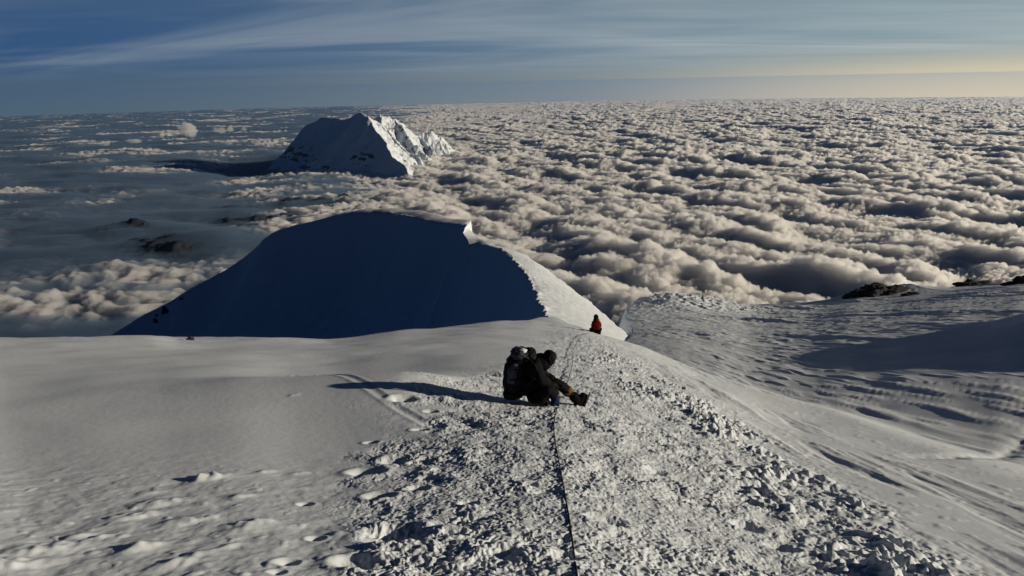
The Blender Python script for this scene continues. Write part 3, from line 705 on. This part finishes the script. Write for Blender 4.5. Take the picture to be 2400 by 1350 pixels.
skinned('jacket', V, [(0, 1), (1, 2), (2, 3), (3, 4), (3, 5), (5, 6), (6, 7), (3, 8), (8, 9), (9, 10)], m_black, man, 0, 2, seed=5, amp=.028)
V = [J(1240, 937, 0, .19), J(1262, 930, -.13, .135), J(1291, 906, -.18, .095), J(1301, 932, -.13, .085), J(1262, 921, .10, .125), J(1306, 896, .14, .095), J(1326, 914, .14, .080), J(1344, 929, .14, .074)]
skinned('trousers', V, [(0, 1), (1, 2), (2, 3), (0, 4), (4, 5), (5, 6), (6, 7)], m_blk2, man, 0, 2, seed=8, amp=.02)
h = loc1(1286, 840)
puffy('hood', h, .098, .11, .122, m_black, man, 4, .10, .95, .35)
puffy('hood_brim', loc1(1293, 838), .065, .095, .085, m_packd, man, 5, .05, 1, .5, 3)
puffy('goggles', loc1(1297, 845), .025, .07, .03, m_lens, man, 6, .02, .9, .3, 3)
puffy('collar', loc1(1270, 848), .14, .14, .12, m_black, man, 7, .10, 1, .5, 3)
glove(loc1(1294, 902, -.13), (1, .1, -.45), (0, 1, 0), m_packd, man, 1.25); glove(loc1(1303, 896, .13), (1, -.1, -.35), (0, -1, 0), m_packd, man, 1.25)
def boot(uA, vA, uT, vT, dy, mshaft, mg, crampon=True):
    a = np.array(loc1(uA, vA, dy)); t = np.array(loc1(uT, vT, dy)); 
    d = t-a; d /= np.linalg.norm(d); n_ = np.cross(np.array([0, 1., 0]), d); n_ = -n_ if n_[0] < 0 else n_   # sole side
    a = a+n_*.01; K_ = .62 if dy < 0 else .8; d = d*K_; n_ = n_*K_
    V = [(*(a-d*.02+n_*-.10), .070), (*(a-d*.03), .072), (*(a-d*.085+n_*.03), .058), (*(a+d*.06+n_*.02), .062), (*(a+d*.15+n_*.03), .055), (*(a+d*.19+n_*.03), .040)]
    o = skinned('boot', V, [(0, 1), (1, 2), (1, 3), (3, 4), (4, 5)], mshaft, man, 1, 2)
    sole = skinned('sole', [(*(a-d*.11+n_*.075), .034), (*(a-d*.02+n_*.08), .028), (*(a+d*.08+n_*.075), .034), (*(a+d*.19+n_*.065), .026)], [(0, 1), (1, 2), (2, 3)], m_boot, o, 0, 1)
    if crampon:
        bm = bmesh.new()
        for q, ln in ((-.10, .045), (-.04, .04), (.05, .045), (.12, .045), (.20, .05)):
            for sgn in (-1, 1):
                base = a+d*q+n_*.12+np.array([0, .04*sgn, 0]); tip = base+n_*ln+d*(.02 if q > .15 else 0)
                ax = np.array([0, .006, 0]); bx = d*.010
                vs_ = [bm.verts.new(p) for p in (base+ax+bx, base+ax-bx, base-ax-bx, base-ax+bx, tip)]
                for k in range(4): bm.faces.new((vs_[k], vs_[(k+1) % 4], vs_[4]))
                bm.faces.new(vs_[:4][::-1])
            if q < .2:   # side rails and cross bars tie the points into one frame
                pass
        m4 = lambda c_, l_, w2, h2: [bm.verts.new(c_+d*sx*l_+np.array([0, sy*w2, 0])+n_*sz*h2) for sx in (-1, 1) for sy in (-1, 1) for sz in (-1, 1)]
        for c_, l_, w2 in ((a+d*.05+n_*.118, .17, .05),):
            v8 = m4(c_, l_, w2, .004)
            for f_ in ((0, 1, 3, 2), (4, 6, 7, 5), (0, 4, 5, 1), (2, 3, 7, 6), (0, 2, 6, 4), (1, 5, 7, 3)): bm.faces.new([v8[k] for k in f_])
        bmesh.ops.remove_doubles(bm, verts=bm.verts, dist=.0005)
        me = bpy.data.meshes.new('crampon'); bm.to_mesh(me); bm.free(); link('crampon', me, m_met, o)
    return o
boot(1356, 941, 1365, 920, .14, m_boot, None); 
nb = boot(1296, 945, 1299, 925, -.14, m_blue, None, False)
tag(nb, 'blue boot tucked close to the body')
V = [(*loc1(1324, 911, .14), .086), (*loc1(1330, 917, .14), .090), (*loc1(1337, 923, .14), .086)]; g_ = skinned('gaiter', V, [(0, 1), (1, 2)], m_yel, man, 0, 2); g_['label'] = 'yellow band round the stretched leg'
V = [(*loc1(1336, 923, .14), .082), (*loc1(1350, 934, .14), .082), (*loc1(1361, 941, .14), .075)]; skinned('gaiter', V, [(0, 1), (1, 2)], m_blk2, man, 0, 2)
# ---- pack on the climber's back
gp = g1 + np.array(loc1(1205, 925))
pack = empty('backpack', gp); tag(pack, 'tall grey and black mountaineering pack strapped to the back of the sitting climber', 'backpack')
def locp(u, v, dy=0.0): return np.array(loc1(u, v, dy)) + g1 - gp
V = [(*locp(1206, 918), .16), (*locp(1203, 898), .175), (*locp(1205, 872), .175), (*locp(1212, 846), .165), (*locp(1220, 832), .13)]
skinned('main_bag', V, [(0, 1), (1, 2), (2, 3), (3, 4)], m_packd, pack, 0, 2, seed=21, amp=.03)
pan = [(1197, 902), (1198, 884), (1202, 866), (1209, 850)]
V = [(*locp(a, b_, -.12), (.075)) for a, b_ in pan]; skinned('side_panel', V, [(0, 1), (1, 2), (2, 3)], m_pack, pack, 0, 2, seed=23, amp=.02)
puffy('lid', locp(1222, 829), .155, .17, .075, m_pack, pack, 31, .16, .8, .15)
puffy('rolled_jacket', locp(1243, 830), .085, .16, .08, m_packd, pack, 33, .14, .9, .3)
puffy('snow_patch', locp(1226, 822, -.05), .055, .07, .028, m_snowf, pack, 35, .35, 1, .2, 3)
puffy('bottom_pocket', locp(1204, 920), .155, .17, .07, m_packd, pack, 37, .12, .8, -.1)
for (a, b_) in ((892, 0), (868, 0), (848, 0)):
    pts = [locp(1182+(892-a)*.25, a, -.05), locp(1192+(892-a)*.25, a, -.17), locp(1206+(892-a)*.3, a-1, -.215), locp(1226+(892-a)*.2, a-2, -.17)]
    tube_mesh('strap', pts, .008, m_packd, pack, 6)
tube_mesh('shoulder_strap', [locp(1228, 842, -.16), locp(1244, 845, -.22), locp(1256, 862, -.25), locp(1250, 890, -.26), locp(1232, 908, -.2)], .017, m_packd, pack, 6)
puffy('buckle', locp(1182, 896, -.03), .018, .02, .014, m_packd, pack, 39, .05, .7, 0, 2)

# ---- second climber lower down, seen from behind in a red jacket
g2 = ground_at(1396, 780)
def loc2(u, v, dy=0.0):
    p = ray(u, v); t = (g2[1]+dy)/p[1]; return p*t - g2
K2 = lambda u, v, dy, r: (*loc2(u, v, dy), r)
red = empty('person', g2); tag(red, 'distant climber in red jacket and dark hat, seen from behind', 'person')
V = [K2(1396, 770, .12, .10), K2(1397, 762, .14, .10), K2(1397, 755, .14, .10), K2(1397, 749, .12, .05), K2(1397, 744, .14, .07), K2(1397, 741, .14, .06),
     K2(1391, 754, .1, .06), K2(1388, 764, .15, .05), K2(1390, 771, .35, .04), K2(1403, 754, .1, .06), K2(1406, 764, .15, .05), K2(1404, 771, .35, .04),
     K2(1391, 773, .2, .09), K2(1387, 768, .6, .07), K2(1387, 777, .75, .05), K2(1401, 773, .2, .09), K2(1404, 768, .6, .07), K2(1404, 777, .75, .05)]
E = [(0, 1), (1, 2), (2, 3), (3, 4), (4, 5), (2, 6), (6, 7), (7, 8), (2, 9), (9, 10), (10, 11), (0, 12), (12, 13), (13, 14), (0, 15), (15, 16), (16, 17)]
skinned('body', V, E, m_skin, red)
V = [K2(1398, 773, .08, .235), K2(1398, 765, .08, .225), K2(1398, 756, .1, .19), K2(1397.5, 750, .12, .12), K2(1390.5, 756, .1, .095), K2(1389, 764, .12, .09), K2(1390, 770, .3, .07), K2(1404.5, 756, .1, .095), K2(1406, 764, .12, .09), K2(1405, 770, .3, .07)]
skinned('jacket', V, [(0, 1), (1, 2), (2, 3), (2, 4), (4, 5), (5, 6), (2, 7), (7, 8), (8, 9)], m_red, red, 0, 2, seed=41, amp=.03)
V = [K2(1396, 775, .08, .20), K2(1390, 776, .18, .14), K2(1386, 773, .6, .11), K2(1386, 778, .75, .09), K2(1402, 776, .18, .13), K2(1404, 773, .6, .11), K2(1404, 778, .75, .09)]
skinned('trousers', V, [(0, 1), (1, 2), (2, 3), (0, 4), (4, 5), (5, 6)], m_blk2, red, 0, 2, seed=43, amp=.02)
puffy('collar', loc2(1397.5, 751, .11), .16, .15, .12, m_red, red, 44, .06, .9, 0, 3)
puffy('hat', loc2(1397, 743.5, .13), .125, .13, .155, m_dark, red, 45, .05, .95, 0, 3)
for (u, dy) in ((1388, .05), (1405, -.02)): puffy('boot', loc2(u, 777, dy), .075, .13, .07, m_boot, red, 47, .08, .8, 0, 3)
glove(loc2(1389, 772, .3), (0, 1, -.3), (1, 0, 0), m_dark, red, 1.2); glove(loc2(1405, 772, .3), (0, 1, -.3), (-1, 0, 0), m_dark, red, 1.2)
d_ = g1*0
# ---- ropes lying on the snow
def rope(px, label, off=.003):
    P_ = []
    for (a, b_) in zip(px[:-1], px[1:]):
        for t in np.linspace(0, 1, 9)[:-1]: P_.append((a[0]+(b_[0]-a[0])*t, a[1]+(b_[1]-a[1])*t))
    P_.append(px[-1]); P_ = np.array(P_, float); P_ = smooth1(P_, 7)
    pts = [ground_at(u, v) for u, v in P_]; pts = np.array(pts); pts[:, 2] = [max(ground_z(p[0], p[1]), 0*p[2]+p[2]-.2) for p in pts]
    pts = smooth1(pts, 5); pts[:, 2] = np.maximum(pts[:, 2], [ground_z(p[0], p[1]) for p in pts])+off
    o = tube_mesh('climbing_rope', pts, .0062, m_rope); tag(o, label, 'rope', 'dark climbing rope along the track'); return o
rope([(1362, 1420), (1352, 1349), (1343, 1285), (1334, 1215), (1322, 1150), (1311, 1090), (1301, 1040), (1297, 1000), (1301, 975), (1307, 952)], 'dark rope running from the bottom edge up to the sitting climber')
rope([(1328, 905), (1334, 885), (1341, 862), (1343, 838), (1343, 822), (1352, 804), (1362, 788), (1380, 781)], 'thin dark rope running from the sitting climber up to the red-jacketed one', .03)
